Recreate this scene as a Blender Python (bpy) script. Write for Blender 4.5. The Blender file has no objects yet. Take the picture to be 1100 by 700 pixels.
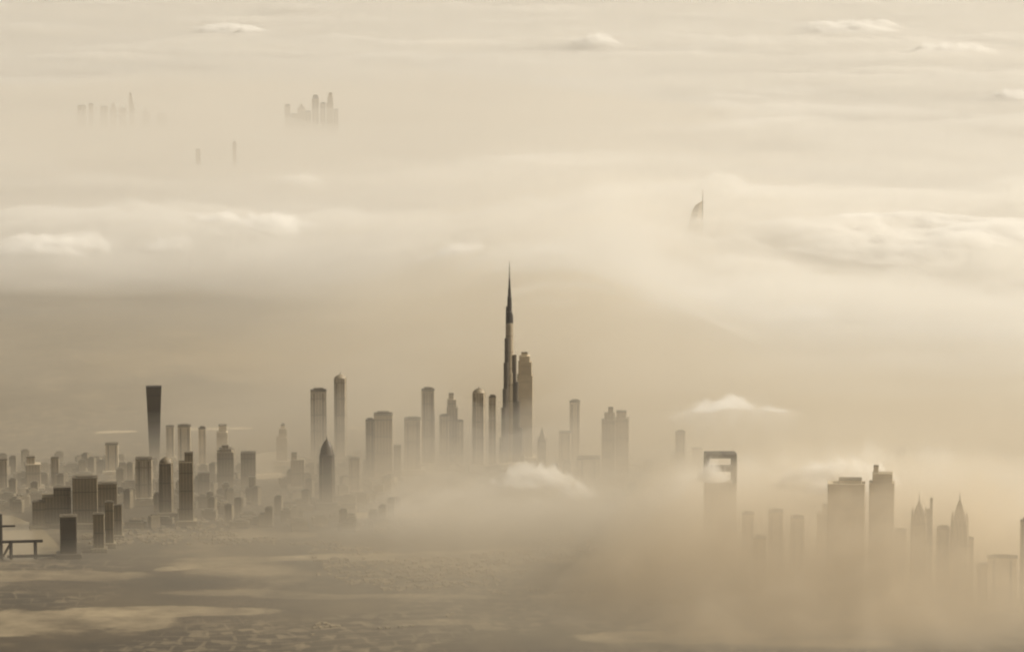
import bpy, bmesh, math, random
import numpy as np
from mathutils import Vector

random.seed(11)
R = math.radians
C = bpy.context.scene.collection
scn = bpy.context.scene

# ------------------------------------------------------------------ camera geometry
CAM_H = 2274.0          # height of the aircraft above the plain, metres
FPX = 3840.0            # focal length in photograph pixels (1100 wide)
HOR = -104.0            # photograph row of the true horizon
PITCH = math.atan((350 - HOR) / FPX)
HAZE_D = 5.5e-6

def ray(px, py):
    """direction of the photograph's pixel in world axes (camera looks along +Y, tilted down)"""
    x = (px - 550) / FPX
    y = -(py - 350) / FPX
    c, s = math.cos(PITCH), math.sin(PITCH)
    return np.array([x, c + y * s, -s + y * c])

def ground(px, py, z=0.0):
    d = ray(px, py)
    t = (CAM_H - z) / -d[2]
    return (d[0] * t, d[1] * t)

def px_per_m(Y):
    return FPX / math.hypot(Y, CAM_H)

# ------------------------------------------------------------------ noise
_rng = np.random.RandomState(5)
_perm = np.concatenate([_rng.permutation(512)] * 3)
_ang = _rng.rand(512) * 2 * np.pi
_gx, _gy = np.cos(_ang), np.sin(_ang)

def perlin(x, y):
    xi, yi = np.floor(x).astype(int), np.floor(y).astype(int)
    xf, yf = x - xi, y - yi
    u = xf ** 3 * (xf * (xf * 6 - 15) + 10)
    v = yf ** 3 * (yf * (yf * 6 - 15) + 10)
    def g(ix, iy, dx, dy):
        h = _perm[_perm[ix & 511] + (iy & 511)]
        return _gx[h] * dx + _gy[h] * dy
    a = g(xi, yi, xf, yf); b = g(xi + 1, yi, xf - 1, yf)
    c = g(xi, yi + 1, xf, yf - 1); d = g(xi + 1, yi + 1, xf - 1, yf - 1)
    return (a + u * (b - a)) * (1 - v) + (c + u * (d - c)) * v

def fbm(x, y, octs=4, gain=0.5, seed=0.0):
    s, a, n = 0.0, 1.0, 0.0
    x = x + seed * 17.31; y = y - seed * 9.77
    for i in range(octs):
        s = s + a * perlin(x, y); n += a
        a *= gain; x = x * 2.03 + 3.1; y = y * 2.03 - 7.7
    return s / n * 1.6

def billow(x, y, octs=4, gain=0.5, seed=0.0):
    s, a, n = 0.0, 1.0, 0.0
    x = x + seed * 13.7; y = y + seed * 5.3
    for i in range(octs):
        s = s + a * (1 - np.abs(perlin(x, y)) * 2.2); n += a
        a *= gain; x = x * 2.1 + 1.7; y = y * 2.1 + 9.2
    return s / n

def sstep(a, b, x):
    t = np.clip((x - a) / (b - a), 0, 1)
    return t * t * (3 - 2 * t)

# ------------------------------------------------------------------ materials
def new_mat(name):
    m = bpy.data.materials.new(name); m.use_nodes = True
    nt = m.node_tree
    for n in list(nt.nodes):
        nt.nodes.remove(n)
    out = nt.nodes.new('ShaderNodeOutputMaterial')
    return m, nt, out

def vol_mat(name, density, color=(0.988, 0.975, 0.95), g=0.35):
    m, nt, out = new_mat(name)
    v = nt.nodes.new('ShaderNodeVolumePrincipled')
    v.inputs['Color'].default_value = (*color, 1)
    v.inputs['Density'].default_value = density
    v.inputs['Anisotropy'].default_value = g
    nt.links.new(v.outputs[0], out.inputs['Volume'])
    return m

def math_node(nt, op, a, b=None, c=None):
    n = nt.nodes.new('ShaderNodeMath'); n.operation = op
    for i, v in enumerate((a, b, c)):
        if v is None: continue
        if isinstance(v, (int, float)): n.inputs[i].default_value = v
        else: nt.links.new(v, n.inputs[i])
    return n.outputs[0]

def mix_col(nt, f, a, b):
    n = nt.nodes.new('ShaderNodeMix'); n.data_type = 'RGBA'
    if isinstance(f, (int, float)): n.inputs[0].default_value = f
    else: nt.links.new(f, n.inputs[0])
    for i, v in ((6, a), (7, b)):
        if isinstance(v, tuple): n.inputs[i].default_value = (*v, 1)
        else: nt.links.new(v, n.inputs[i])
    return n.outputs[2]

def noise_node(nt, co, scale, detail=4, rough=0.55):
    n = nt.nodes.new('ShaderNodeTexNoise')
    n.inputs['Scale'].default_value = scale
    n.inputs['Detail'].default_value = detail
    n.inputs['Roughness'].default_value = rough
    nt.links.new(co, n.inputs['Vector'])
    return n.outputs['Fac']

def ramp(nt, f, lo, hi):
    n = nt.nodes.new('ShaderNodeMapRange')
    n.inputs['From Min'].default_value = lo; n.inputs['From Max'].default_value = hi
    nt.links.new(f, n.inputs['Value'])
    return n.outputs[0]

def facade_mat(name, glass, wall, floor_h=3.9, bay=7.0, rough=0.45, share=0.62, belts=0.6):
    """curtain wall: glass bands between spandrels and mullions, darker plant floors, weathered"""
    m, nt, out = new_mat(name)
    tc = nt.nodes.new('ShaderNodeTexCoord')
    sp = nt.nodes.new('ShaderNodeSeparateXYZ')
    nt.links.new(tc.outputs['Object'], sp.inputs[0])
    x, y, z = sp.outputs
    fz = math_node(nt, 'FRACT', math_node(nt, 'DIVIDE', z, floor_h))
    fx = math_node(nt, 'FRACT', math_node(nt, 'DIVIDE', math_node(nt, 'ADD', x, y), bay))
    win = math_node(nt, 'MULTIPLY', math_node(nt, 'LESS_THAN', fz, share), math_node(nt, 'LESS_THAN', fx, 0.8))
    belt = math_node(nt, 'LESS_THAN', math_node(nt, 'FRACT', math_node(nt, 'DIVIDE', z, floor_h * 17)), 0.07)
    nz = noise_node(nt, tc.outputs['Object'], 0.02, 3)
    wall2 = mix_col(nt, ramp(nt, nz, 0.3, 0.7), tuple(c * 0.8 for c in wall), tuple(min(1, c * 1.15) for c in wall))
    col = mix_col(nt, win, wall2, glass)
    col = mix_col(nt, math_node(nt, 'MULTIPLY', belt, belts), col, tuple(c * 0.6 for c in glass))
    b = nt.nodes.new('ShaderNodeBsdfPrincipled')
    nt.links.new(col, b.inputs['Base Color'])
    r = math_node(nt, 'SUBTRACT', 0.75, math_node(nt, 'MULTIPLY', win, 0.75 - rough))
    nt.links.new(r, b.inputs['Roughness'])
    nt.links.new(b.outputs[0], out.inputs['Surface'])
    return m

def plain_mat(name, col, rough=0.6, metal=0.0, var=0.2, scale=0.05):
    m, nt, out = new_mat(name)
    tc = nt.nodes.new('ShaderNodeTexCoord')
    nz = noise_node(nt, tc.outputs['Object'], scale, 4)
    c = mix_col(nt, ramp(nt, nz, 0.3, 0.7), tuple(v * (1 - var) for v in col), tuple(min(1, v * (1 + var)) for v in col))
    b = nt.nodes.new('ShaderNodeBsdfPrincipled')
    nt.links.new(c, b.inputs['Base Color'])
    b.inputs['Roughness'].default_value = rough
    b.inputs['Metallic'].default_value = metal
    nt.links.new(b.outputs[0], out.inputs['Surface'])
    return m

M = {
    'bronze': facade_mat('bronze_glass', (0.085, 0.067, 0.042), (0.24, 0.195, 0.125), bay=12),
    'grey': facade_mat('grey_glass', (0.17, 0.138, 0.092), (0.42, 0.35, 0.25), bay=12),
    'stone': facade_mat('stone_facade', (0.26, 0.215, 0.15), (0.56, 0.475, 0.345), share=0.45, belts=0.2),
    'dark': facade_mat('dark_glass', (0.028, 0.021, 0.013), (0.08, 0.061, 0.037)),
    'steel': plain_mat('steel', (0.13, 0.105, 0.07), 0.4, 0.6),
    'darksteel': plain_mat('dark_steel', (0.018, 0.013, 0.009), 0.5, 0.1),
    'concrete': plain_mat('concrete', (0.26, 0.215, 0.15), 0.85),
    'roof': plain_mat('roof_deck', (0.11, 0.09, 0.06), 0.9),
    'house': plain_mat('rendered_wall', (0.19, 0.15, 0.095), 0.9, 0, 0.35, 0.004),
    'leaf': plain_mat('palm_leaf', (0.045, 0.042, 0.02), 0.8, 0, 0.3, 0.02),
}

# ------------------------------------------------------------------ object helpers
def tag(o, label=None, cat=None, group=None, kind=None):
    for k, v in (('label', label), ('category', cat), ('group', group), ('kind', kind)):
        if v: o[k] = v
    return o

def link_bm(name, bm, mat, parent=None, smooth=False):
    bmesh.ops.recalc_face_normals(bm, faces=bm.faces)
    me = bpy.data.meshes.new(name); bm.to_mesh(me); bm.free()
    me.materials.append(mat)
    if smooth:
        for p in me.polygons: p.use_smooth = True
    o = bpy.data.objects.new(name, me); C.objects.link(o)
    if parent: o.parent = parent
    return o

def rect(w, d, ch=0.12, x=0.0, y=0.0):
    a, b = w / 2, d / 2; c = min(a, b) * ch
    return [(x + p, y + q) for p, q in ((-a + c, -b), (a - c, -b), (a, -b + c), (a, b - c), (a - c, b), (-a + c, b), (-a, b - c), (-a, -b + c))]

def ngon(r, n=24, x=0.0, y=0.0, sy=1.0, a0=0.0):
    return [(x + r * math.cos(a0 + 2 * math.pi * i / n), y + sy * r * math.sin(a0 + 2 * math.pi * i / n)) for i in range(n)]

def loft(bm, secs):
    """closed solid through (z, polygon) sections"""
    rings = [[bm.verts.new((p[0], p[1], z)) for p in poly] for z, poly in secs]
    n = len(rings[0])
    for a, b in zip(rings, rings[1:]):
        for i in range(n):
            bm.faces.new((a[i], a[(i + 1) % n], b[(i + 1) % n], b[i]))
    bm.faces.new(rings[0][::-1]); bm.faces.new(rings[-1])

def box(bm, x0, x1, y0, y1, z0, z1):
    loft(bm, [(z0, [(x0, y0), (x1, y0), (x1, y1), (x0, y1)]), (z1, [(x0, y0), (x1, y0), (x1, y1), (x0, y1)])])

def bar(bm, a, b, t):
    a, b = Vector(a), Vector(b); d = (b - a).normalized()
    u = d.orthogonal().normalized(); v = d.cross(u)
    r = [[bm.verts.new(p + u * t * s + v * t * q) for s, q in ((-1, -1), (1, -1), (1, 1), (-1, 1))] for p in (a, b)]
    for i in range(4):
        bm.faces.new((r[0][i], r[0][(i + 1) % 4], r[1][(i + 1) % 4], r[1][i]))
    bm.faces.new(r[0][::-1]); bm.faces.new(r[1])

def part(name, mat, parent, *lofts):
    bm = bmesh.new()
    for l in lofts: loft(bm, l)
    return link_bm(name, bm, M[mat], parent)

def empty(name, x, y, rz=0.0):
    o = bpy.data.objects.new(name, None); C.objects.link(o)
    o.location = (x, y, 0); o.rotation_euler.z = rz
    o.empty_display_size = 30
    return o

# ------------------------------------------------------------------ setting: ground
SANDS = ((20, 668, 560, 260, .65), (180, 656, 420, 90, .65), (60, 618, 520, 110, .45), (250, 636, 300, 60, .4), (720, 684, 420, 110, .8), (860, 690, 300, 80, .8),
         (400, 640, 500, 60, .35), (470, 668, 260, 50, .4), (640, 640, 300, 60, .35), (240, 575, 400, 90, .4), (960, 668, 300, 90, .6), (560, 600, 600, 60, .4), (330, 600, 600, 40, .6))
def ground_mat():
    m, nt, out = new_mat('desert_plain')
    tc = nt.nodes.new('ShaderNodeTexCoord')
    co = tc.outputs['Object']
    big = noise_node(nt, co, 1 / 2600, 5, 0.6)
    mid = noise_node(nt, co, 1 / 420, 5, 0.6)
    fine = noise_node(nt, co, 1 / 45, 3, 0.6)
    earth = mix_col(nt, ramp(nt, mid, 0.35, 0.65), (0.020, 0.014, 0.006), (0.066, 0.048, 0.025))
    sand = mix_col(nt, ramp(nt, fine, 0.3, 0.7), (0.13, 0.10, 0.06), (0.22, 0.175, 0.11))
    f = ramp(nt, math_node(nt, 'ADD', math_node(nt, 'MULTIPLY', big, 0.65), math_node(nt, 'MULTIPLY', mid, 0.35)), 0.53, 0.60)
    col = mix_col(nt, f, earth, sand)
    # blocks of plots: roofs and yards as a cell pattern
    vo = nt.nodes.new('ShaderNodeTexVoronoi'); vo.inputs['Scale'].default_value = 1 / 38
    nt.links.new(co, vo.inputs['Vector'])
    sc = nt.nodes.new('ShaderNodeSeparateColor'); nt.links.new(vo.outputs['Color'], sc.inputs[0])
    plots = mix_col(nt, ramp(nt, sc.outputs[0], 0.55, 1.0), (0.03, 0.022, 0.011), (0.20, 0.16, 0.10))
    built = ramp(nt, noise_node(nt, co, 1 / 1500, 3, 0.5), 0.47, 0.53)
    col = mix_col(nt, math_node(nt, 'MULTIPLY', built, 0.55), col, plots)
    # pale streets between the plots
    br = nt.nodes.new('ShaderNodeTexBrick'); br.inputs['Scale'].default_value = 1.0
    br.inputs['Mortar Size'].default_value = 5.0; br.inputs['Brick Width'].default_value = 150.0; br.inputs['Row Height'].default_value = 85.0
    wr = nt.nodes.new('ShaderNodeVectorMath'); wr.operation = 'ADD'
    nw = nt.nodes.new('ShaderNodeTexNoise'); nw.inputs['Scale'].default_value = 1 / 2500; nt.links.new(co, nw.inputs['Vector'])
    ns = nt.nodes.new('ShaderNodeVectorMath'); ns.operation = 'SCALE'; ns.inputs['Scale'].default_value = 1500
    nt.links.new(nw.outputs['Color'], ns.inputs[0]); nt.links.new(co, wr.inputs[0]); nt.links.new(ns.outputs[0], wr.inputs[1])
    nt.links.new(wr.outputs[0], br.inputs['Vector'])
    col = mix_col(nt, math_node(nt, 'MULTIPLY', math_node(nt, 'MULTIPLY', br.outputs['Fac'], built), 0.35), col, (0.22, 0.175, 0.11))
    # sand flats with loose, wind-blown edges
    sx = nt.nodes.new('ShaderNodeSeparateXYZ'); nt.links.new(co, sx.inputs[0])
    sn = noise_node(nt, co, 1 / 330, 7, 0.62)
    tone = mix_col(nt, ramp(nt, noise_node(nt, co, 1 / 190, 6, 0.65), 0.36, 0.64), (0.12, 0.092, 0.053), (0.34, 0.275, 0.175))
    for px, py, rx, ry, k in SANDS:
        cx, cy = ground(px, py)
        ex = math_node(nt, 'POWER', math_node(nt, 'ABSOLUTE', math_node(nt, 'DIVIDE', math_node(nt, 'SUBTRACT', sx.outputs[0], cx), rx)), 2)
        ey = math_node(nt, 'POWER', math_node(nt, 'ABSOLUTE', math_node(nt, 'DIVIDE', math_node(nt, 'SUBTRACT', sx.outputs[1], cy), ry)), 2)
        f = math_node(nt, 'SUBTRACT', math_node(nt, 'MULTIPLY_ADD', sn, 3.2, -0.75), math_node(nt, 'ADD', ex, ey))
        col = mix_col(nt, math_node(nt, 'MULTIPLY', ramp(nt, f, 0.0, 0.28), k), col, tone)
    b = nt.nodes.new('ShaderNodeBsdfPrincipled'); b.inputs['Roughness'].default_value = 0.95
    nt.links.new(col, b.inputs['Base Color'])
    nt.links.new(b.outputs[0], out.inputs['Surface'])
    return m

bm = bmesh.new()
GX, GY0, GY1 = 90000, -6000, 170000
vs = [bm.verts.new(p) for p in ((-GX, GY0, 0), (GX, GY0, 0), (GX, GY1, 0), (-GX, GY1, 0))]
bm.faces.new(vs)
tag(link_bm('ground', bm, ground_mat()), 'dark desert plain under the haze', 'ground', kind='structure')

def sheet(name, pts, z, mat, label, cat, wob=0.3, seed=1.0):
    """a flat patch on the plain with an uneven outline; pts are (photo column, row) of its outline"""
    P = [ground(*p) for p in pts]
    n = len(P); fine = []
    for i in range(n):
        a, b, c, d = P[(i - 1) % n], P[i], P[(i + 1) % n], P[(i + 2) % n]
        for k in range(40):
            t = k / 40
            f = [0.5 * (2 * b[j] + (c[j] - a[j]) * t + (2 * a[j] - 5 * b[j] + 4 * c[j] - d[j]) * t * t + (3 * b[j] - a[j] - 3 * c[j] + d[j]) * t ** 3) for j in (0, 1)]
            fine.append(f)
    cx = sum(f[0] for f in fine) / len(fine); cy = sum(f[1] for f in fine) / len(fine)
    bm = bmesh.new(); vv = []
    for f in fine:
        q = float(fbm(np.array([f[0] / 260.0]), np.array([f[1] / 260.0]), 6, 0.65, seed)[0])
        s = 1 + wob * q
        vv.append(bm.verts.new((cx + (f[0] - cx) * s, cy + (f[1] - cy) * s, z)))
    bm.faces.new(vv)
    bmesh.ops.triangulate(bm, faces=bm.faces)
    return tag(link_bm(name, bm, mat), label, cat, kind='structure')

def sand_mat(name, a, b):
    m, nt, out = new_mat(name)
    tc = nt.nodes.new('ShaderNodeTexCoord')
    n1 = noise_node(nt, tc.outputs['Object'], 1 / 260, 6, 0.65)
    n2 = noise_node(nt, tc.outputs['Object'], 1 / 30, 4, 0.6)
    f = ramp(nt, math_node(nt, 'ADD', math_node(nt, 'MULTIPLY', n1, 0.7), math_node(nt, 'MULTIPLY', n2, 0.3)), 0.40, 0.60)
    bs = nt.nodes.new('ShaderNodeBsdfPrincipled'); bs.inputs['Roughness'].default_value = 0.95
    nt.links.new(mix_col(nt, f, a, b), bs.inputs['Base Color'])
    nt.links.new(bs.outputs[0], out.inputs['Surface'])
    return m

def water_mat():
    m, nt, out = new_mat('still_water')
    b = nt.nodes.new('ShaderNodeBsdfPrincipled')
    b.inputs['Base Color'].default_value = (0.22, 0.18, 0.115, 1)
    b.inputs['Roughness'].default_value = 0.22
    tc = nt.nodes.new('ShaderNodeTexCoord')
    bp = nt.nodes.new('ShaderNodeBump'); bp.inputs['Strength'].default_value = 0.2; bp.inputs['Distance'].default_value = 0.3
    nt.links.new(noise_node(nt, tc.outputs['Object'], 1 / 12, 3), bp.inputs['Height'])
    nt.links.new(bp.outputs[0], b.inputs['Normal'])
    nt.links.new(b.outputs[0], out.inputs['Surface'])
    return m

SAND = sand_mat('pale_sand', (0.075, 0.056, 0.030), (0.26, 0.21, 0.132))
BRIGHT_STRIP = sand_mat('bright_ground', (0.30, 0.245, 0.16), (0.52, 0.43, 0.30))  # mottled bright colour for the thin strips on the plain
WATER = water_mat()
sheet('road', [(180, 608), (300, 597), (460, 592), (620, 588), (620, 591), (460, 596), (300, 602), (180, 613)], 0.2, SAND, 'pale straight highway across the plain', 'road', 0.0, 3)
sheet('lagoon', [(274, 489), (300, 487), (303, 508), (276, 511)], 0.2, WATER, 'pale still lagoon behind the low blocks', 'water', 0.05, 5)
sheet('lagoon', [(2, 556), (30, 560), (50, 572), (66, 592), (56, 598), (0, 598)], 0.2, WATER, 'pale basin behind the steel gantry', 'water', 0.03, 6)
sheet('pale_strip', [(108, 463), (142, 462), (144, 464), (106, 465.2)], 0.2, BRIGHT_STRIP, 'bright strip beyond the dark slab tower', 'sand', 0.1, 8)
sheet('pale_strip', [(208, 459.5), (264, 458.5), (268, 460.5), (206, 462)], 0.2, BRIGHT_STRIP, 'long bright strip beyond the faint towers', 'sand', 0.1, 9)
sheet('pale_strip', [(364, 458), (394, 459), (396, 461.5), (364, 460.5)], 0.2, BRIGHT_STRIP, 'short bright strip beyond the domed tower', 'sand', 0.1, 10)
sheet('pale_strip', [(118, 515), (146, 514), (146, 519), (118, 519)], 0.2, BRIGHT_STRIP, 'bright strip behind the dark blocks', 'sand', 0.1, 11)
sheet('pale_strip', [(270, 509), (300, 508), (304, 513), (270, 514)], 0.3, BRIGHT_STRIP, 'bright strip along the lagoon', 'sand', 0.1, 12)
sheet('pale_strip', [(375, 552), (430, 549), (520, 552), (520, 557), (430, 556), (378, 557)], 0.2, BRIGHT_STRIP, 'long bright strip below the fog bank', 'sand', 0.2, 13)

# ------------------------------------------------------------------ towers
def place(cx, by, rz=0.0, name='tower'):
    x, y = ground(cx, by)
    return empty(name, x, y, rz + math.atan2(-x, y)), px_per_m(y)

def podium(t, w, d, h, mat='stone'):
    part('podium', mat, t, [(0, rect(w, d, 0.05)), (h, rect(w, d, 0.05)), (h + 2, rect(w * .96, d * .94, 0.05))])

def plant_room(t, w, d, z, h):
    part('plant_room', 'roof', t, [(z, rect(w * .62, d * .58, .05)), (z + h, rect(w * .62, d * .58, .05))],
         [(z, rect(w * .16, d * .2, .05, w * .36, 0)), (z + h * .6, rect(w * .16, d * .2, .05, w * .36, 0))])

def mast(t, z0, z1, r, name='spire', mat='darksteel', x=0.0, y=0.0):
    part(name, mat, t, [(z0, ngon(r, 10, x, y)), (z0 + (z1 - z0) * .5, ngon(r * .6, 10, x, y)), (z1, ngon(max(.35, r * .12), 10, x, y))])

def tower(cx, wpx, ty, by, kind, mat, label, cat='tower', name='office_tower', depth=1.0, rz=0.0, group=None, **k):
    t, s = place(cx, by, rz, name)
    H = (by - ty) / s; w = wpx / s; d = w * depth
    tag(t, label, cat, group)
    if kind == 'slab':
        hp = k.get('plant', .035) * H
        hs = H - hp
        ch = k.get('ch', .1)
        part('shaft', mat, t, [(0, rect(w, d, ch)), (hs, rect(w, d, ch))])
        part('parapet', 'roof', t, [(hs, rect(w * 1.02, d * 1.02, ch)), (hs + 3, rect(w * 1.02, d * 1.02, ch))])
        plant_room(t, w, d, hs + 3, max(2, hp - 3))
        if k.get('fins', True):
            for sx in (-1, 1):
                part('fin', 'steel', t, [(0, rect(w * .07, d * 1.05, .1, sx * w * .28)), (hs * .97, rect(w * .07, d * 1.05, .1, sx * w * .28))])
    elif kind == 'taper':                                # wider at the top
        a = k.get('base', .66)
        hs = H - 5
        part('shaft', mat, t, [(H * f, rect(w * (a + (1 - a) * f ** 1.2), d * (a + (1 - a) * f ** 1.2), .04)) for f in (0, .25, .5, .75)] + [(hs, rect(w, d, .04))])
        part('parapet', 'darksteel', t, [(hs, rect(w * 1.015, d * 1.015, .04)), (H, rect(w * 1.015, d * 1.015, .04))])
    elif kind == 'dome':                                 # shaft, rounded shoulders, pointed cap and spire
        f = k.get('shoulder', .86); hs = H * f; sp = k.get('spire', .06) * H
        part('shaft', mat, t, [(0, rect(w, d, .35)), (hs * .55, rect(w, d, .35)), (hs, rect(w * k.get('neck', .92), d * .92, .35))])
        hc = H - sp - hs
        part('crown', k.get('cap', mat), t, [(hs + hc * q, ngon(w * .47 * r, 20)) for q, r in ((0, .95), (.3, .86), (.55, .7), (.78, .45), (.93, .22), (1, .08))])
        mast(t, H - sp * 1.3, H, w * .035)
        for sx in (-1, 1):
            part('fin', 'steel', t, [(0, rect(w * .08, d * 1.04, .1, sx * w * .3)), (hs * .95, rect(w * .08, d * 1.0, .1, sx * w * .28))])
    elif kind == 'step':                                 # tiers given as (top fraction, width fraction, offset fraction)
        tiers = k['tiers']; sp = k.get('spire', 0) * H; z = 0; Hb = H - sp
        for i, (f, q, o) in enumerate(tiers):
            part('shaft' if i == 0 else 'setback', mat, t, [(z, rect(w * q, d * min(1, q * 1.1), .08, o * w)), (f * Hb, rect(w * q, d * min(1, q * 1.1), .08, o * w))])
            z = f * Hb
        q, o = tiers[-1][1:]
        part('parapet', 'roof', t, [(z, rect(w * q * 1.02, d * min(1, q * 1.1) * 1.02, .08, o * w)), (z + 2.5, rect(w * q * 1.02, d * min(1, q * 1.1) * 1.02, .08, o * w))])
        if sp: mast(t, z, H, max(1.6, w * .03), 'spire', 'darksteel', o * w)
    elif kind == 'point':                                # petal shoulders and a tall pyramid
        hs = H * k.get('shoulder', .74)
        part('shaft', mat, t, [(0, rect(w, d, .25)), (hs * .84, rect(w, d, .25)), (hs, rect(w * .82, d * .82, .25))])
        hc = H * (1 - k.get('spire', .05)) - hs
        part('crown', k.get('cap', mat), t, [(hs, rect(w * .66, d * .66, .3)), (hs + hc * .4, rect(w * .5, d * .5, .3)), (hs + hc * .75, rect(w * .24, d * .24, .3)), (hs + hc, rect(w * .07, d * .07, .3))])
        mast(t, hs + hc * .97, H, w * .03)
        for sx in (-1, 1):
            part('shoulder', mat, t, [(hs * .8, rect(w * .16, d * .7, .2, sx * w * .42)), (hs * 1.03, rect(w * .12, d * .5, .2, sx * w * .40)), (hs * 1.09, rect(w * .03, d * .3, .2, sx * w * .36))])
    if k.get('podium', True):
        podium(t, w * 1.5, d * 1.5, min(24, H * .1), mat)
    return t

# the super-tall tower: three wings that step back in a spiral round a core
t, s = place(547.3, 500, 0.35, 'skyscraper')
tag(t, 'tallest tower of all, a stepped needle with a dark tip rising from the fog', 'skyscraper')
def hz(row): return (500 - row) / s
part('core', 'grey', t, [(0, ngon(19, 18)), (hz(400), ngon(19, 18)), (hz(398), ngon(17.5, 18)), (hz(346), ngon(15.5, 18))])
for k in range(3):
    a = 2 * math.pi * k / 3 + math.pi / 2
    secs = []
    reach = [(hz(r), l * 1.22) for r, l in (((478, 50), (446, 43), (424, 34), (399, 28), (372, 23)), ((468, 47), (436, 38), (416, 31), (388, 26), (362, 21)), ((488, 52), (458, 45), (430, 36), (409, 30), (380, 24)))[k]]
    z = 0
    bmw = bmesh.new()
    for zt, l in reach:
        ca, sa = math.cos(a), math.sin(a)
        wd = 10.5
        prof = [(8, -wd), (l - wd, -wd)] + [(l - wd + wd * math.cos(q), wd * math.sin(q)) for q in (-1.0, -.5, 0, .5, 1.0)] + [(l - wd, wd), (8, wd)]
        poly = [(p[0] * ca - p[1] * sa, p[0] * sa + p[1] * ca) for p in prof]
        loft(bmw, [(z + (.02 if z else 0), poly), (zt, poly)])
        z = zt
    link_bm('wing', bmw, M['dark'], t)
part('upper_shaft', 'darksteel', t, [(hz(347), ngon(12.6, 16)), (hz(334), ngon(11.6, 16)), (hz(333), ngon(9.8, 16)), (hz(318), ngon(8.6, 16)), (hz(317), ngon(6.8, 16)), (hz(309), ngon(6.0, 16))],
     [(hz(347), ngon(5, 12, -10.5, 2)), (hz(328), ngon(5, 12, -9.5, 2))], [(hz(347), ngon(5, 12, 9.6, -4)), (hz(337), ngon(5, 12, 9, -4))])
part('spire', 'darksteel', t, [(hz(309), ngon(4.6, 14)), (hz(299), ngon(3.4, 14)), (hz(298), ngon(2.4, 14)), (hz(288), ngon(1.5, 14)), (hz(279), ngon(.6, 14))])
podium(t, 130, 120, 16)

# back row, left of the tall tower
tower(166, 16.5, 414, 493, 'taper', 'dark', 'dark lone slab tower that widens to its flat top, far out on the plain', depth=.8, rz=.0, podium=False)
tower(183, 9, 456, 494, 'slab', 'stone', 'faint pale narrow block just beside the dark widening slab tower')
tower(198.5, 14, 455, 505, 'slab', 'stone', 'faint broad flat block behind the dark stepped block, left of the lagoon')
tower(217.5, 8, 457, 503, 'slab', 'stone', 'faint thin block standing before the long bright strip', plant=.06)
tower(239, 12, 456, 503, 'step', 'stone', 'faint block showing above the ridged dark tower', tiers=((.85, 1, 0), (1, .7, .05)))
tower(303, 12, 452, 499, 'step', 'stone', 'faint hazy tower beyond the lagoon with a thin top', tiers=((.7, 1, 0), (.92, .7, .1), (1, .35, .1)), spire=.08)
tower(342.5, 17, 416, 497, 'slab', 'grey', 'tall flat-topped slab beside the slim domed tower', depth=.8)
tower(366, 13.5, 398, 497, 'dome', 'grey', 'slim tall tower with a small pointed dome on the far row', shoulder=.93, spire=.03, neck=1.0)
tower(351.5, 17, 467, 545, 'dome', 'dark', 'dark bullet shaped tower standing in front of the far row', shoulder=.74, spire=.05, neck=.95)
tower(320, 15, 486, 526, 'step', 'grey', 'squat twin-topped block left of the dark bullet tower', tiers=((.84, 1, 0), (1, .4, -.25)))
tower(381, 12, 490, 530, 'slab', 'grey', 'short narrow block right of the dark bullet tower')
tower(412, 20, 441, 522, 'slab', 'grey', 'broad slab with a dark overhanging roof line', depth=.9, ch=.05, fins=False)
tower(397.5, 9, 448, 520, 'slab', 'grey', 'narrower slab joined against the broad dark-roofed slab')
tower(427, 8, 477, 516, 'slab', 'bronze', 'small dark block at the foot of the broad dark-roofed slab')
tower(443.5, 18, 447, 509, 'slab', 'grey', 'wide plain block with a level top, left of the square tall tower')
tower(460, 14, 415, 503, 'slab', 'grey', 'tall square flat-topped tower behind the wide plain block')
tower(477, 10, 444, 505, 'slab', 'grey', 'low slab between the square tall tower and the stepped one')
tower(486, 12, 422, 503, 'step', 'grey', 'stepped tower with a narrow top knob', tiers=((.82, 1, 0), (.93, .8, -.05), (1, .45, -.1)))
tower(494.5, 7, 450, 505, 'slab', 'grey', 'thin low slab right of the stepped tower with the knob')
tower(514.5, 14.5, 414, 505, 'dome', 'grey', 'round-shouldered capped tower left of the tallest tower', shoulder=.93, spire=.02, neck=.95)
tower(529, 8, 423, 504, 'slab', 'grey', 'slender slab squeezed between the capped tower and the tallest tower')
# right of the tall tower
tower(564, 17, 378, 496, 'step', 'stone', 'pale tall tower with rounded shoulders close behind the tallest tower', tiers=((.80, 1, 0), (.92, .86, 0), (.975, .68, -.03), (1, .4, -.04)))
tower(582.5, 11, 456, 508, 'point', 'grey', 'small pointed tower just right of the tallest tower', shoulder=.7)
tower(617.5, 11.5, 428, 504, 'slab', 'stone', 'pale single slab standing apart in the middle of the mist')
tower(607, 13, 462, 506, 'slab', 'stone', 'faint low block at the foot of the pale single slab')
tower(653.5, 15, 437, 526, 'step', 'grey', 'twin tower with a slanted peak, left one of the pair', tiers=((.86, 1, 0), (.94, .75, .08), (1, .35, .15)), depth=.9)
tower(668, 15, 441, 524, 'step', 'grey', 'twin tower with a flat corner top, right one of the pair', tiers=((.92, 1, 0), (1, .7, -.05)), depth=.9)
tower(632, 24, 490, 524, 'slab', 'stone', 'long low block in the mist left of the twin towers')
tower(730.5, 11, 461, 520, 'slab', 'grey', 'lone slender tower with a thin roof mast in the clear gap', plant=.05)
tower(748.5, 11, 480, 519, 'slab', 'stone', 'shorter pale block between the lone slender tower and the open-framed one')

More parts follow.
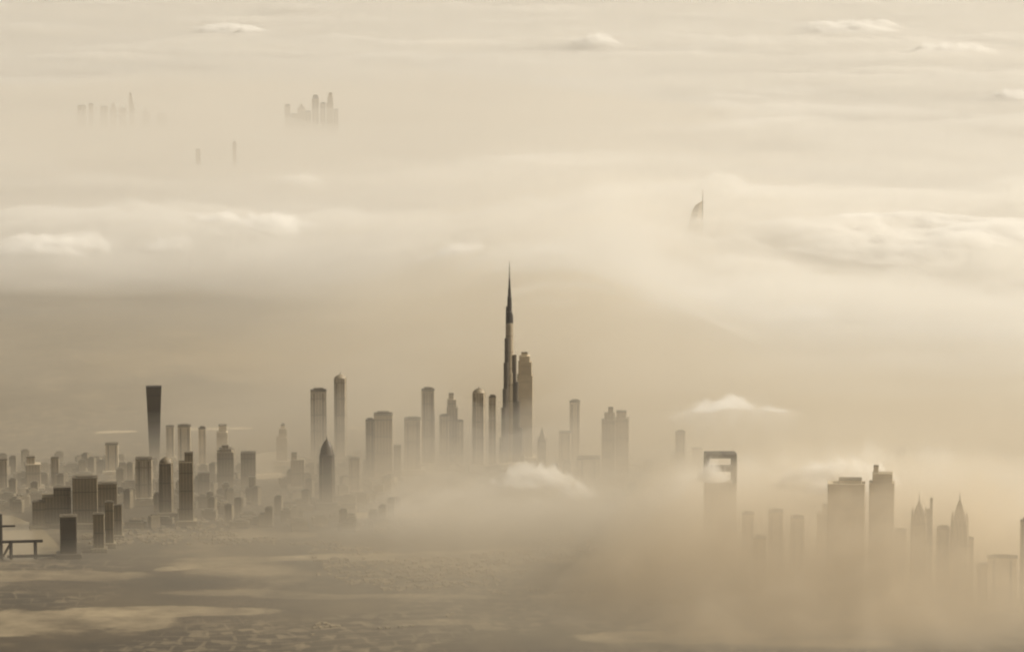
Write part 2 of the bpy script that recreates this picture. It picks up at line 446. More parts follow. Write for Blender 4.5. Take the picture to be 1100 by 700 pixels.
# the tower with an open frame for a crown
t, s = place(773, 606, 0.12)
tag(t, 'tower whose crown is an open dark square frame wrapped in cloud', 'tower')
H = (606 - 485) / s; w = 33 / s; hs = (606 - 516) / s
part('shaft', 'grey', t, [(0, rect(w, w * .7, .05)), (hs, rect(w, w * .7, .05))])
for sx in (-1, 1):
    for sy in (-1, 1):
        part('post', 'darksteel', t, [(hs, rect(w * .12, w * .12, .05, sx * w * .44, sy * w * .29)), (H - 14, rect(w * .12, w * .12, .05, sx * w * .44, sy * w * .29))])
part('top_beam', 'darksteel', t, [(H - 14, rect(w, w * .7, .05)), (H, rect(w, w * .7, .05))])
part('middle_beam', 'darksteel', t, [(H - 62, rect(w * .8, w * .5, .05)), (H - 46, rect(w * .8, w * .5, .05))])
podium(t, w * 1.4, w * 1.2, 22)

# towers standing in the fog bank
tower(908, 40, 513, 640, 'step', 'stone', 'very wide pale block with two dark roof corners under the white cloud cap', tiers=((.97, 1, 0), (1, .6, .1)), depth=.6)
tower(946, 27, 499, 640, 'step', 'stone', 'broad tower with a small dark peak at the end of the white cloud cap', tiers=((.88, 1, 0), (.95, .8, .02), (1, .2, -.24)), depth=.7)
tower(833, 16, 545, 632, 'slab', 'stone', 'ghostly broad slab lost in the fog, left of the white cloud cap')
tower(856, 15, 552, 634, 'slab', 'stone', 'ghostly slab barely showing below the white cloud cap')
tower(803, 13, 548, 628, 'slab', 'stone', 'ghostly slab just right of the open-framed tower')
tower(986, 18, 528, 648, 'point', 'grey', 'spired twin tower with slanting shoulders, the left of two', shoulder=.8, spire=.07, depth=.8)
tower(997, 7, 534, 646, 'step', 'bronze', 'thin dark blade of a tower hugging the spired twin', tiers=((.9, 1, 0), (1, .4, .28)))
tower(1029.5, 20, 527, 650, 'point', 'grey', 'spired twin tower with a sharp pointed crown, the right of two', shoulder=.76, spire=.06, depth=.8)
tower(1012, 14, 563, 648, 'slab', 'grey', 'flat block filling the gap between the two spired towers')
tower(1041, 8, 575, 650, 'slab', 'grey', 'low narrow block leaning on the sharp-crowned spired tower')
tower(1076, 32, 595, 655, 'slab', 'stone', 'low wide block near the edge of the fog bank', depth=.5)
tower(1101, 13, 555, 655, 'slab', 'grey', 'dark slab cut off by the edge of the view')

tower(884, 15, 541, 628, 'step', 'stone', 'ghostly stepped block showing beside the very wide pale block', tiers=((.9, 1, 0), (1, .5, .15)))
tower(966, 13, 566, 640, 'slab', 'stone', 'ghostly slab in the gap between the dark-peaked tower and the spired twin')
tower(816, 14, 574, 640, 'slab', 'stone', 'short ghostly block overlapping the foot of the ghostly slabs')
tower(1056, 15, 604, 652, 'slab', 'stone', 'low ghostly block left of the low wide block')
# near blocks on the darker side
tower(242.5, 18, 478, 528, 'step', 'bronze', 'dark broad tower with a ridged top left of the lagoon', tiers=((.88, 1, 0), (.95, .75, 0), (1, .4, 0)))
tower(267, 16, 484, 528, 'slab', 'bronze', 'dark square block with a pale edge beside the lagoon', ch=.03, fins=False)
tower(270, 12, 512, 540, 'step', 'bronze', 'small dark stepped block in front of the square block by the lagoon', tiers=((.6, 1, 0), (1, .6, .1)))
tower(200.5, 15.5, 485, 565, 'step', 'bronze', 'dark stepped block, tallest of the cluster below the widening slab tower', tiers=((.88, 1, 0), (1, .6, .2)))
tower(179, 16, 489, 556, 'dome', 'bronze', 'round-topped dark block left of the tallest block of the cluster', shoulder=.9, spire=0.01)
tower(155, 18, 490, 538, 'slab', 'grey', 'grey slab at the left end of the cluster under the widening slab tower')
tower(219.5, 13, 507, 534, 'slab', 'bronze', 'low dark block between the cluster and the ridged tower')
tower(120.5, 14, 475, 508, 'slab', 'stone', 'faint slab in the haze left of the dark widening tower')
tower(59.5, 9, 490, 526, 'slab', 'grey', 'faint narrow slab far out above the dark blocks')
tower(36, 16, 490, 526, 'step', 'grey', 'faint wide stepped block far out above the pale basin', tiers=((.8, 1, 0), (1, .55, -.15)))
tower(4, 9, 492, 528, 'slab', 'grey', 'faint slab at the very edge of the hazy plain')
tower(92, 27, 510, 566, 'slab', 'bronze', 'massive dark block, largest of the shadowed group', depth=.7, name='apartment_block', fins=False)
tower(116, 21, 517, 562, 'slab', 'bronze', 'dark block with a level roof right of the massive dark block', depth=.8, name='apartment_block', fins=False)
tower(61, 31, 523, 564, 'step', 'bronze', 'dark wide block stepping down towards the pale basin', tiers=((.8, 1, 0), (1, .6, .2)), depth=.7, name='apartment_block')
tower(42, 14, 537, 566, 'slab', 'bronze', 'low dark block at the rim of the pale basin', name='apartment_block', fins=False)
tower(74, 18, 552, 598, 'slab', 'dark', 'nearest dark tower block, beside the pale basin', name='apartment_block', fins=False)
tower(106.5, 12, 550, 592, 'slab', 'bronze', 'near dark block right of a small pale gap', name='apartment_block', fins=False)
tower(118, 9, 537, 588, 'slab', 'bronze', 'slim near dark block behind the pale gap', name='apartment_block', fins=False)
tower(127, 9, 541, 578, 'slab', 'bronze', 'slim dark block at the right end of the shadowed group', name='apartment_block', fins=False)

# far clusters standing out of the sea of fog
FARG = 'far towers rising out of the fog sea'
for cx, w, ty, kind, k, lab in (
    (309, 6, 112, 'slab', {}, 'faint far slab at the left end of the far cluster'),
    (324, 9, 109, 'point', {'shoulder': .8}, 'small peaked far tower left of the two tall far ones'),
    (339, 7.5, 102, 'slab', {'plant': .08}, 'tall square-headed far tower, left of the two highest in its cluster'),
    (347, 6, 110, 'slab', {}, 'shorter far slab wedged between the two highest of its cluster'),
    (354.5, 7.5, 100, 'step', {'tiers': ((.8, 1, 0), (.93, .8, .05), (1, .5, .1))}, 'tall stepped far tower, right of the two highest in its cluster'),
    (361, 5, 117, 'slab', {}, 'low far slab at the right end of the far cluster'),
    (331, 7, 119, 'slab', {}, 'low far block under the tall square-headed far tower'),
    (316, 7, 122, 'slab', {}, 'lowest far block left of the small peaked far tower')):
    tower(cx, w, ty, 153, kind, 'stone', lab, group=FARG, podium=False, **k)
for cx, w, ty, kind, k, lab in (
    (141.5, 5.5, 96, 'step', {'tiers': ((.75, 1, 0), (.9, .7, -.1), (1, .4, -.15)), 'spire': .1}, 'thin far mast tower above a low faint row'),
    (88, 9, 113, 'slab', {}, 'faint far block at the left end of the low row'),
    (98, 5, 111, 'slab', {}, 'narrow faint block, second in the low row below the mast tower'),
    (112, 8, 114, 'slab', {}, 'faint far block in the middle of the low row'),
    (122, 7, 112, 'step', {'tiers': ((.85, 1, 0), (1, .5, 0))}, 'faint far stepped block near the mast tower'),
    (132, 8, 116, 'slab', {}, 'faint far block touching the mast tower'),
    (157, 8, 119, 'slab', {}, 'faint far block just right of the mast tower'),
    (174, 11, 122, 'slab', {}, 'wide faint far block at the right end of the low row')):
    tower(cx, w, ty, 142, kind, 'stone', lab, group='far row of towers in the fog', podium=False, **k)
for cx, w, ty, by, lab in ((213, 5, 160, 186, 'ghostly far tower alone between the low row and the fog crests'), (252, 4, 152, 184, 'thin ghostly far tower right of the lone ghostly one')):
    tower(cx, w, ty, by, 'slab', 'stone', lab, podium=False)

# the sail shaped hotel far out in the fog
t, s = place(747, 277, 0.0, 'sail_tower')
tag(t, 'far sail shaped tower with a mast, faint in the bright fog', 'tower')
H = (277 - 216) / s; bm = bmesh.new(); secs = []
for i in range(15):
    f = i / 14
    xr = 7 / s; xl = xr - (17.5 / s) * math.sqrt(max(0, 1 - f ** 2.4)) * (1 - .12 * (1 - f)) - 2.0
    d0 = (14 / s) * math.sqrt(max(.02, 1 - f ** 2.2))
    secs.append((H * f, [(xr, -d0 * .15), (xr, d0 * .15), (xl * .4 + xr * .6, d0 * .45), (xl, d0 * .5), (xl, -d0 * .5), (xl * .4 + xr * .6, -d0 * .45)]))
loft(bm, secs); link_bm('sail', bm, M['stone'], t)
mast(t, 0, (277 - 203) / s, 7, 'mast', 'steel', 7.5 / s)

# steel gantry at the edge of the basin
t, s = place(20, 600, 0.0, 'steel_gantry')
tag(t, 'dark steel gantry with a tall post and long beams by the pale basin', 'gantry')
def gx(c): return (c - 20) / s
def gz(r): return (600 - r) / s
for c, r in ((1.5, 551), (12, 580), (38, 580)):
    bm = bmesh.new(); bar(bm, (gx(c), 0, 0), (gx(c), 0, gz(r)), 4.2); link_bm('post', bm, M['darksteel'], t)
for c0, c1, r in ((-12, 46, 581), (8, 62, 597), (-12, 17, 564)):
    bm = bmesh.new(); bar(bm, (gx(c0), 0, gz(r)), (gx(c1), 0, gz(r)), 3.6 if r > 570 else 2.4); link_bm('beam', bm, M['darksteel'], t)
bm = bmesh.new(); bar(bm, (gx(12), 0, gz(582)), (gx(3), 0, gz(598)), 3); link_bm('brace', bm, M['steel'], t)

# mid-rise blocks filling the plain between the towers
rnd = random.Random(3)
protos = []
def mid_rise(w, d, h):
    t = empty('mid_rise_block', 0, 0)
    part('shaft', 'bronze', t, [(0, rect(w, d, .02)), (h, rect(w, d, .02))])
    plant_room(t, w, d, h, 5)
    return t
def copy_tree(o, parent=None):
    c = o.copy(); C.objects.link(c)
    if parent: c.parent = parent
    for ch in list(o.children): copy_tree(ch, c)
    return c
spots = []
while len(spots) < 285:
    px, py = rnd.uniform(-10, 1110), rnd.uniform(497, 552)
    if rnd.random() < .6: px, py = rnd.uniform(-10, 430), rnd.uniform(500, 570)
    x, y = ground(px, py)
    if any(math.hypot(x - o.matrix_basis.translation.x, y - o.matrix_basis.translation.y) < 48 for o in C.objects if o.type == 'EMPTY'): continue
    if 265 < px < 306 and 484 < py < 530 or (px < 70 and 552 < py < 602): continue
    spots.append((px, py))
protos = [mid_rise(36, 28, 46), mid_rise(58, 24, 34), mid_rise(28, 28, 70), mid_rise(72, 36, 24)]
used = [False] * 4
for px, py in spots:
    k = rnd.randrange(4)
    o = protos[k] if not used[k] else copy_tree(protos[k])
    used[k] = True
    x, y = ground(px, py)
    o.location = (x, y, 0); o.rotation_euler.z = rnd.uniform(-.5, .5)
    kind = ('compact', 'long', 'upright', 'low broad')[k]
    tag(o, f'{kind} flat-roofed mid-rise block half lost in the haze between the towers', 'block', f'{kind} mid-rise blocks on the hazy plain')

# low houses that read as one mass: rows of villas along the streets of each district
rs = np.random.RandomState(8)
gx_, gy_ = np.meshgrid(np.arange(-2600, 2600, 21.0), np.arange(-1400, 1900, 31.0))
gx_ = gx_.ravel(); gy_ = gy_.ravel()
keep0 = (np.floor(gx_ / 21) % 9 != 0) & (np.floor(gy_ / 31) % 5 != 0)
gx_, gy_ = gx_[keep0] + rs.uniform(-3, 3, keep0.sum()), gy_[keep0] + rs.uniform(-3, 3, keep0.sum())
ang = 0.42
HX = gx_ * math.cos(ang) - gy_ * math.sin(ang) + 200; HY = gx_ * math.sin(ang) + gy_ * math.cos(ang) + 12900
py = CAM_H * FPX / HY + HOR; px = HX / HY * FPX + 550
mask = fbm(HX / 900, HY / 650, 4, 0.55, 21) + .25 * fbm(HX / 150, HY / 150, 2, .5, 22)
keep = (mask > 0.05) & (rs.rand(len(HX)) > .3) & (py > 500) & (py < 730) & (px > -80) & (px < 1180) & ~((px < 330) & (py > 590)) & ~((px < 75) & (py > 550) & (py < 602)) & ~((px > 265) & (px < 306) & (py < 514))
V = []; F = []
for x, y, h in zip(HX[keep], HY[keep], rs.uniform(4, 9, keep.sum())):
    w_, d_ = rs.uniform(4.5, 9), rs.uniform(4, 8)
    a = ang + (math.pi / 2 if rs.rand() < .3 else 0)
    c_, s_ = math.cos(a), math.sin(a); b0 = len(V)
    for z in (0.3, h):
        for sx, sy in ((-1, -1), (1, -1), (1, 1), (-1, 1)):
            V.append((x + sx * w_ * c_ - sy * d_ * s_, y + sx * w_ * s_ + sy * d_ * c_, z))
    F += [(b0 + 4, b0 + 5, b0 + 6, b0 + 7)] + [(b0 + i, b0 + (i + 1) % 4, b0 + 4 + (i + 1) % 4, b0 + 4 + i) for i in range(4)]
me = bpy.data.meshes.new('low_houses'); me.from_pydata(V, [], F); me.materials.append(M['house'])
o = bpy.data.objects.new('low_houses', me); C.objects.link(o)
tag(o, 'sprawl of small pale houses across the plain', 'houses', kind='stuff')


# ------------------------------------------------------------------ fog
def polar_grid(px0, px1, py0, py1, nx, ny):
    """a fan of points on the plain, spaced by distance from the aircraft"""
    cols = np.linspace(px0, px1, nx); rows = np.linspace(py0, py1, ny)
    d = CAM_H * FPX / (rows - HOR)
    X = (cols[None, :] - 550) / FPX * d[:, None]
    Y = np.repeat(d[:, None], nx, 1)
    return X, Y

def slab(name, X, Y, h, z0, mat, parent=None):
    """closed body between the level z0 and z0 + h(x, y); nothing where h is zero"""
    h = h.copy()
    h[0, :] = h[-1, :] = 0; h[:, 0] = h[:, -1] = 0
    h[h < 1.0] = 0
    ny, nx = h.shape
    z0 = np.broadcast_to(np.asarray(z0, float), h.shape)
    top = np.arange(ny * nx).reshape(ny, nx)
    up = h > 0
    bot = np.where(up, top + ny * nx, top)
    def tris(idx):
        a, b, c, d = (idx[:-1, :-1].ravel(), idx[:-1, 1:].ravel(), idx[1:, 1:].ravel(), idx[1:, :-1].ravel())
        return np.concatenate([np.stack([a, b, c], 1), np.stack([a, c, d], 1)])
    T = tris(top)
    live = up.ravel()[T].any(1)
    F = np.concatenate([T[live][:, ::-1], tris(bot)[live]])
    V = np.concatenate([np.stack([X, Y, z0 + h], -1).reshape(-1, 3), np.stack([X, Y, z0], -1).reshape(-1, 3)])
    used = np.unique(F); mp = np.full(len(V), -1); mp[used] = np.arange(len(used))
    V = V[used]; F = mp[F]
    me = bpy.data.meshes.new(name)
    me.vertices.add(len(V)); me.vertices.foreach_set('co', V.astype(np.float32).ravel())
    me.loops.add(F.size); me.loops.foreach_set('vertex_index', F.astype(np.int32).ravel())
    me.polygons.add(len(F)); me.polygons.foreach_set('loop_start', np.arange(0, F.size, 3, dtype=np.int32))
    me.update(calc_edges=True); me.validate()
    me.materials.append(mat)
    o = bpy.data.objects.new(name, me); C.objects.link(o)
    if parent: o.parent = parent
    return o

def blob(X, Y, px, py, rx, ry):
    """soft round footprint centred on the ground point of (px, py), radii in metres"""
    cx, cy = ground(px, py)
    return np.exp(-(((X - cx) / rx) ** 2 + ((Y - cy) / ry) ** 2))

SHADED_MIST = (0.77, 0.69, 0.55)  # low mist coloured darker, standing in for cloud shade over the city
HIGH = (0.945, 0.905, 0.825)
# --- the fog sea beyond the city
def sea_height(X, Y):
    warp = fbm(X / 5000, Y / 9000, 3, 0.5, 9) * 1500
    n1 = fbm(X / 5200, (Y + warp) / 3000, 5, 0.52, 1)
    n2 = billow(X / 1700, Y / 1500, 5, 0.5, 2)
    n3 = fbm(X / 800, Y / 900, 4, 0.5, 12)
    edge = Y + 2600 * fbm(X / 2600, Y / 2600, 4, 0.5, 3) + 1700 * fbm(X / 900, Y / 800, 5, .55, 13) + 1800 * np.tanh((X - 300) / 1500) + (4800 + 1500 * fbm(X / 1400, Y / 1200, 4, .5, 71)) * sstep(-1500, 1500, X + .1 * (Y - 17000) + 900 * fbm(X / 1800, Y / 1500, 4, .5, 72)) * (1 - sstep(20000, 26000, Y))
    ridge = 0
    for px, py, rx, ry, a in ((40, 270, 1300, 900, 85), (270, 262, 1100, 1000, 80), (150, 268, 1200, 800, 45), (590, 292, 1100, 1200, 90), (480, 290, 900, 900, 80),
                              (980, 275, 2300, 1500, 150), (800, 262, 1200, 1100, 80), (870, 356, 900, 800, 110), (640, 360, 900, 700, 90), (340, 130, 2500, 2600, -60), (120, 150, 3500, 3000, -70),
                              (150, 305, 3600, 1900, 55), (120, 200, 2500, 1800, -60), (1000, 180, 3000, 2500, 60), (200, 330, 2200, 1100, -60)):
        ridge = ridge + a * blob(X, Y, px, py, rx, ry)
    h = sstep(17500, 27500, edge) * (150 + 130 * n1 + 90 * (n2 - 0.5) + 25 * n3) + ridge * np.clip(.55 + .9 * n2 + .8 * n3, 0, 2) * sstep(14500, 18500, edge)
    return np.maximum(h, 45 * sstep(24000, 29000, Y)) * (h > -1e9)
def n_veil(X, Y): return fbm(X / 2200, Y / 1800, 4, .5, 31)
X, Y = polar_grid(-500, 1600, -82, 520, 520, 520)
sea_h = sea_height(X, Y)
sea = slab('fog_bank', X, Y, sea_h, 3.0, vol_mat('fog_sea', 0.0008))
tag(sea, 'wide sea of fog rolling away behind the city', 'fog', kind='stuff')
slab('fog_core', X, Y, sea_h * 0.75 - 8, 4.0, vol_mat('fog_sea_core', 0.0022), sea)
veil = (430 * blob(X, Y, 345, 152, 3600, 5000) + 400 * blob(X, Y, 130, 142, 5000, 5500) + 500 * blob(X, Y, 745, 284, 2000, 3200) + 420 * blob(X, Y, 150, 200, 5000, 4200))
slab('fog_veil', X, Y, np.clip(veil, 0, 500) * (1 + .6 * n_veil(X, Y)) - 15, 5.0, vol_mat('fog_sea_veil', 0.00040, (0.975, 0.95, 0.905)), sea)

fr = 230 * sstep(15000, 24000, Y + 2600 * fbm(X / 2400, Y / 1800, 5, .55, 81)) * (1 + .5 * fbm(X / 1300, Y / 1000, 5, .55, 82)) * (1 - sstep(27000, 33000, Y))
slab('fog_veil', X, Y, fr - 5, 6.0, vol_mat('fog_front', 0.0004), sea)

# --- layered mist over the city plain, denser towards the ground
def mist_top(X, Y):
    n = fbm(X / 1500, Y / 1200, 5, 0.55, 4)
    m2 = fbm(X / 600, Y / 480, 5, 0.55, 14)
    side = 0.65 + 0.39 * np.tanh((X + 750) / 650)
    near = 1 - (0.42 - 0.42 * np.tanh((X + 200) / 900)) * (1 - sstep(11000, 14000, Y))
    rt = sstep(200, 1500, X)
    side = side * (1 - .55 * blob(X, Y, 543, 520, 280, 700)) * (1 - .42 * sstep(-300, 2300, X + 700 * fbm(X / 900, Y / 900, 4, .5, 73)) * sstep(13200, 16000, Y + 1500 * fbm(X / 1200, Y / 1200, 4, .5, 74)))
    fade = sstep(9600, 12400, Y) * (1 - 0.55 * sstep(16500 - 1500 * rt, 21500 - 4500 * rt, Y)) * (1 - sstep(22000, 30000, Y))
    return np.clip(side * near * (1 + 0.24 * n + 0.14 * m2 + 0.22 * sstep(15500, 19000, Y) * (billow(X / 1300, Y / 1100, 5, .52, 41) - .4)), 0, None) * fade
X, Y = polar_grid(-500, 1600, 190, 790, 400, 380)
mt = mist_top(X, Y)
mist = None
for top, dens in ((570, 0.00020), (430, 0.00020), (300, 0.00042), (150, 0.0008)):
    o = slab('mist_layer' if mist else 'mist', X, Y, top * mt, 1.0 + top / 100, vol_mat('mist_%d' % top, dens, HIGH if top > 400 else SHADED_MIST), mist)
    mist = mist or o
tag(mist, 'layered thin mist lying over the whole city plain', 'mist', kind='stuff')

# --- long ragged billows riding on the top of the fog
def deck(X, Y):
    return np.maximum(sea_height(X, Y), 570 * mist_top(X, Y))
def billow_height(X, Y):
    wx, wy = X + 500 * fbm(X / 1500, Y / 1500, 3, .5, 51), Y + 700 * fbm(X / 1800, Y / 1500, 3, .5, 52)
    rag = fbm(wx / 2600, wy / 1500, 6, .58, 53) + .45 * fbm(wx / 9000, wy / 5000, 2, .5, 54)
    bil = np.clip(billow(wx / 520, wy / 380, 5, .56, 55), 0, 1.2)
    sizes = np.clip(Y / 26000, .6, 2.2) * (1 - .5 * sstep(30000, 50000, Y))
    return np.clip(rag - .10 + .12 * (1 - sstep(24000, 30000, Y)), 0, .8) * sizes * (60 + 210 * bil) * sstep(18500, 22500, Y + 2500 * np.tanh((X - 200) / 1500))
X, Y = polar_grid(-400, 1500, -70, 440, 620, 560)
dk = deck(X, Y)
bt = slab('fog_bank', X, Y, billow_height(X, Y) * (dk > 90) - 4, dk - 30, vol_mat('fog_billows', 0.0030, (0.992, 0.982, 0.962), 0.3))
tag(bt, 'long ragged billows of fog riding on the cloud sea', 'fog', kind='stuff')
# soft swells between the city and the cloud sea
spot = sum(a * blob(X, Y, px, py, rx, ry) for px, py, rx, ry, a in ((650, 372, 700, 900, .5), (900, 385, 900, 1000, .55), (790, 470, 450, 700, .5), (1060, 455, 500, 900, .55), (430, 330, 800, 1000, .3), (1000, 330, 1200, 1200, .3), (730, 330, 700, 900, .25), (560, 420, 350, 500, .25)))
sw = np.clip(spot + fbm(X / 1500, Y / 1100, 6, .56, 61) + .5 * fbm(X / 5000, Y / 3500, 2, .5, 62) + .12 * np.tanh((X - 200) / 1500), 0, 1) * (90 + 330 * np.clip(billow(X / 700, Y / 520, 5, .54, 63), 0, 1.2))
sw = sw * sstep(14800, 17000, Y + 900 * np.tanh((X + 300) / 900)) * sstep(-500, 600, X) * (1 - sstep(24000, 30000, Y))
bt = slab('fog_bank', X, Y, sw - 6, dk - 70, vol_mat('fog_swells', 0.0014, (0.99, 0.98, 0.955), 0.3))
tag(bt, 'soft swells of pale fog between the city and the cloud sea', 'fog', kind='stuff')

# --- banks among the towers
X, Y = polar_grid(250, 1500, 420, 775, 460, 340)
n = fbm(X / 700, Y / 560, 6, 0.58, 4)
n2 = fbm(X / 260, Y / 260, 5, 0.55, 44)
bl = np.clip(billow(X / 240, Y / 220, 5, 0.55, 5), 0, 1.2)
def bank(name, blobs, H, k, sigma, label=None, parent=None, color=None, core=1.0, z=3.0, rough=.4):
    b = sum(a * blob(X, Y, px, py, rx, ry) for px, py, rx, ry, a in blobs)
    m = sstep(.08, 1.0, b * core + k * n * np.clip(b * 2, 0, 1))
    h = H * m * (1 - rough + rough * (bl + .5 * n2)) - 5
    o = slab(name, X, Y, h, z, vol_mat('bank_air', sigma, *( [color] if color else [])), parent)
    if label: tag(o, label, 'fog', kind='stuff')
    return o
NB = ((585, 556, 420, 520, 1.0), (470, 566, 380, 560, .75), (700, 566, 420, 640, .75))
o = bank('fog_bank', NB, 190, .55, 0.0005, 'pale fog bank at the foot of the tallest tower')
bank('fog_core', NB, 120, .75, 0.0009, parent=o, core=.9, z=4)
bank('fog_core', NB, 160, .95, 0.0013, parent=o, core=.55, z=5, rough=.7)
SB = ((900, 578, 520, 700, 1.0), (1100, 590, 480, 1000, 1.0), (770, 584, 330, 520, .8))
o = bank('fog_bank', SB, 320, .5, 0.0009, 'tall fog bank swallowing the towers on one side')
bank('fog_core', SB, 280, .6, 0.0022, parent=o, core=.85, z=4)
bank('fog_core', SB, 310, .8, 0.0032, parent=o, core=.6, z=5, rough=.6)
VB = ((1000, 650, 850, 650, 1.0), (835, 640, 520, 640, 1.0))
VC = (0.87, 0.80, 0.68)
bank('fog_veil', VB, 500, .3, 0.0009, parent=o, color=VC, z=6, rough=.25)
bank('fog_veil', VB, 430, .6, 0.0012, parent=o, color=VC, z=7, core=.8)
bank('fog_veil', VB, 330, .9, 0.0022, parent=o, color=VC, z=8, core=.6, rough=.7)
# --- small bright cloud tops breaking out of the fog
CR = vol_mat('cloud_top', 0.011, (0.995, 0.99, 0.98), 0.2)
CN = vol_mat('cloud_puff', 0.035, (0.995, 0.99, 0.98), 0.2)
CH = vol_mat('cloud_fringe', 0.0013, (0.99, 0.98, 0.96), 0.3)
def crest(px, py, wpx, hpx, by, label, seed):
    """a low heap of cloud: settled on the fog deck, or (by given) floating over that row of the plain"""
    if by:
        cx, cy = ground(px, by); s = px_per_m(cy); zb = (by - py) / s
    else:
        zb = 200.0
        for _ in range(6):
            d = ray(px, py); t = (CAM_H - zb) / -d[2]
            cx, cy = d[0] * t, d[1] * t
            ax, ay = np.array([cx]), np.array([cy])
            zb = max(60.0, float(deck(ax, ay)[0] + .85 * billow_height(ax, ay)[0]) + 6)
        s = px_per_m(cy)
    rx, hh = wpx / 2 / s, hpx / s
    ry = rx * 0.9
    nx, ny = 220, 130
    U, W = np.meshgrid(np.linspace(-2.1, 2.1, nx), np.linspace(2.0, -2.0, ny))
    XX = cx + U * rx; YY = cy + W * ry
    q = rx * .28 if by else max(70.0, rx * .4); qr = .5 if by else .7
    ragged = fbm(XX / (rx * 1.2 * qr), YY / (rx * .5 * (qr + .3)), 6, .62, seed)
    mid = (np.abs(U) < .8) & (np.abs(W) < .6)
    ragged = ragged - ragged[mid].mean() + .12
    r = (U / 1.15) ** 2 + (W / 1.1) ** 2
    f = np.clip(1.1 - r + 1.3 * ragged, 0, 1.4) * np.clip(2.1 - np.abs(U), 0, .3) / .3 * np.clip(2.0 - np.abs(W), 0, .3) / .3
    bl = np.clip(billow(XX / (1.6 * q), YY / q, 5, .55, seed), 0, 1.2)
    h = hh * f * (0.25 + 0.85 * bl)
    if not by:                               # the heap lies on the rolling top of the fog
        zs = deck(XX, YY) + .85 * billow_height(XX, YY)
        zb = zb + np.clip(zs - zb, -90, 60)
        h = h * .85
    o = slab('cloud_top', XX, YY, h - 6, zb - 25, CN if by else CR)
    tag(o, label, 'cloud', kind='stuff')
    halo = np.clip(1.0 - (U / 1.9) ** 2 - (W / 1.8) ** 2 + .8 * ragged, 0, 1.2) * np.clip(.45 + 1.3 * ragged, 0.05, 1) * np.clip(2.1 - np.abs(U), 0, .4) / .4 * np.clip(2.0 - np.abs(W), 0, .4) / .4
    deep = halo * (50 if by else 110)
    slab('cloud_fringe', XX, YY, hh * .55 * halo * (.6 + .5 * bl) + deep, zb - 24 - deep, CH, o)
for i, (px, py, w, h, by, lab) in enumerate((
    (48, 240, 105, 17, 0, 'bright cloud top on the left edge of the fog sea'),
    (290, 233, 76, 17, 0, 'bright peaked cloud top left of centre on the fog sea'),
    (236, 233, 52, 11, 0, 'small cloud top touching the peaked one'),
    (180, 241, 46, 10, 0, 'small pale cloud top between two bright ones'),
    (592, 271, 84, 15, 0, 'flat bright cloud top beside the tip of the tallest tower'),
    (492, 266, 46, 13, 0, 'small cloud top left of the tip of the tallest tower'),
    (985, 250, 320, 12, 0, 'longest bright cloud ridge on the right'),
    (805, 237, 90, 8, 0, 'thin bright cloud streak left of the longest ridge'),
    (866, 337, 50, 12, 0, 'small bright cloud top below the longest ridge'),
    (776, 425, 60, 15, 0, 'bright cloud top above the lone slender tower'),
    (832, 434, 34, 8, 0, 'small cloud top right of the one above the slender tower'),
    (640, 41, 40, 10, 0, 'tiny bright cloud top near the upper edge'),
    (912, 31, 90, 10, 0, 'thin bright cloud streak near the upper right corner'),
    (1022, 54, 76, 11, 0, 'bright cloud streak in the upper right'),
    (1088, 103, 40, 11, 0, 'small cloud top at the right edge, high up'),
    (252, 32, 60, 9, 0, 'thin cloud streak near the upper left'),
    (320, 196, 44, 12, 0, 'soft cloud top above the peaked one'),
    (903, 514, 104, 26, 616, 'white cloud cap over the wide pale block in the fog bank'),
    (764, 508, 28, 22, 611, 'white puff of cloud wrapped round the open-framed tower'),
    (574, 511, 76, 19, 545, 'bright torn cloud at the foot of the tallest tower'),
    (620, 525, 38, 15, 556, 'small bright cloud right of the torn cloud'),
    )):
    crest(px, py, w, h, by, lab, 30 + i * 3.7 + (41 if i in (4, 5, 8) else 0))


# the air itself
bm = bmesh.new()
box(bm, -89000, 89000, -5500, 169000, -1.0, 2700)
bmesh.ops.translate(bm, verts=bm.verts, vec=(0, 0, 0))
tag(link_bm('haze', bm, vol_mat('haze_air', HAZE_D, (0.99, 0.97, 0.93), 0.5)), 'warm sandy haze over the whole city', 'haze', kind='stuff')

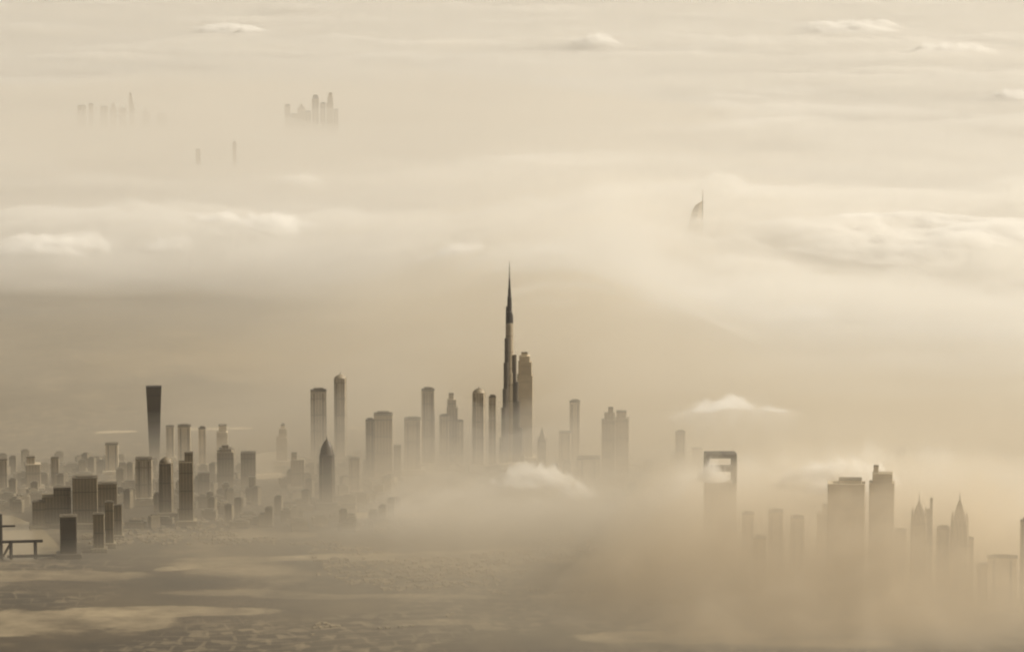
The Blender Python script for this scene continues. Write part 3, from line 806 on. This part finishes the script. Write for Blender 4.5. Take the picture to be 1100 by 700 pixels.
# ------------------------------------------------------------------ light
SUN_EL, SUN_AZ = 36.0, 84.0            # azimuth clockwise from the view direction (+Y)
w = bpy.data.worlds.new('World'); scn.world = w; w.use_nodes = True
nt = w.node_tree
bg = nt.nodes['Background']
sky = nt.nodes.new('ShaderNodeTexSky'); sky.sky_type = 'NISHITA'; sky.sun_disc = False
sky.sun_elevation = R(SUN_EL); sky.sun_rotation = R(SUN_AZ); sky.altitude = 1000
sky.dust_density = 6.0
bw = nt.nodes.new('ShaderNodeRGBToBW'); nt.links.new(sky.outputs[0], bw.inputs[0])
mx = nt.nodes.new('ShaderNodeMix'); mx.data_type = 'RGBA'; mx.blend_type = 'MULTIPLY'; mx.inputs[0].default_value = 1
nt.links.new(bw.outputs[0], mx.inputs[6]); mx.inputs[7].default_value = (1.0, 0.88, 0.69, 1)
nt.links.new(mx.outputs[2], bg.inputs[0]); bg.inputs[1].default_value = 0.13
sl = bpy.data.lights.new('sun', 'SUN'); sl.energy = 4.5; sl.angle = R(0.53); sl.color = (1.0, 0.925, 0.795)
so = bpy.data.objects.new('sun', sl); C.objects.link(so)
sd = Vector((math.sin(R(SUN_AZ)) * math.cos(R(SUN_EL)), math.cos(R(SUN_AZ)) * math.cos(R(SUN_EL)), math.sin(R(SUN_EL))))
so.rotation_euler = sd.to_track_quat('Z', 'Y').to_euler(); so.location = (20000, 30000, 9000)

cam = bpy.data.cameras.new('camera'); co = bpy.data.objects.new('camera', cam); C.objects.link(co)
cam.sensor_width = 36; cam.lens = 36 * FPX / 1100
cam.clip_start = 10; cam.clip_end = 400000
co.location = (0, 0, CAM_H); co.rotation_euler = (math.pi / 2 - PITCH, 0, 0)
scn.camera = co

scn.cycles.filter_width = 2.1
scn.view_settings.view_transform = 'Standard'; scn.view_settings.look = 'None'
scn.view_settings.exposure = 0.03; scn.view_settings.gamma = 1.0; scn.view_settings.use_curve_mapping = False
cy = scn.cycles
cy.max_bounces = 12; cy.volume_bounces = 8; cy.transparent_max_bounces = 256
cy.diffuse_bounces = 2; cy.glossy_bounces = 2
cy.use_denoising = True; cy.use_adaptive_sampling = True
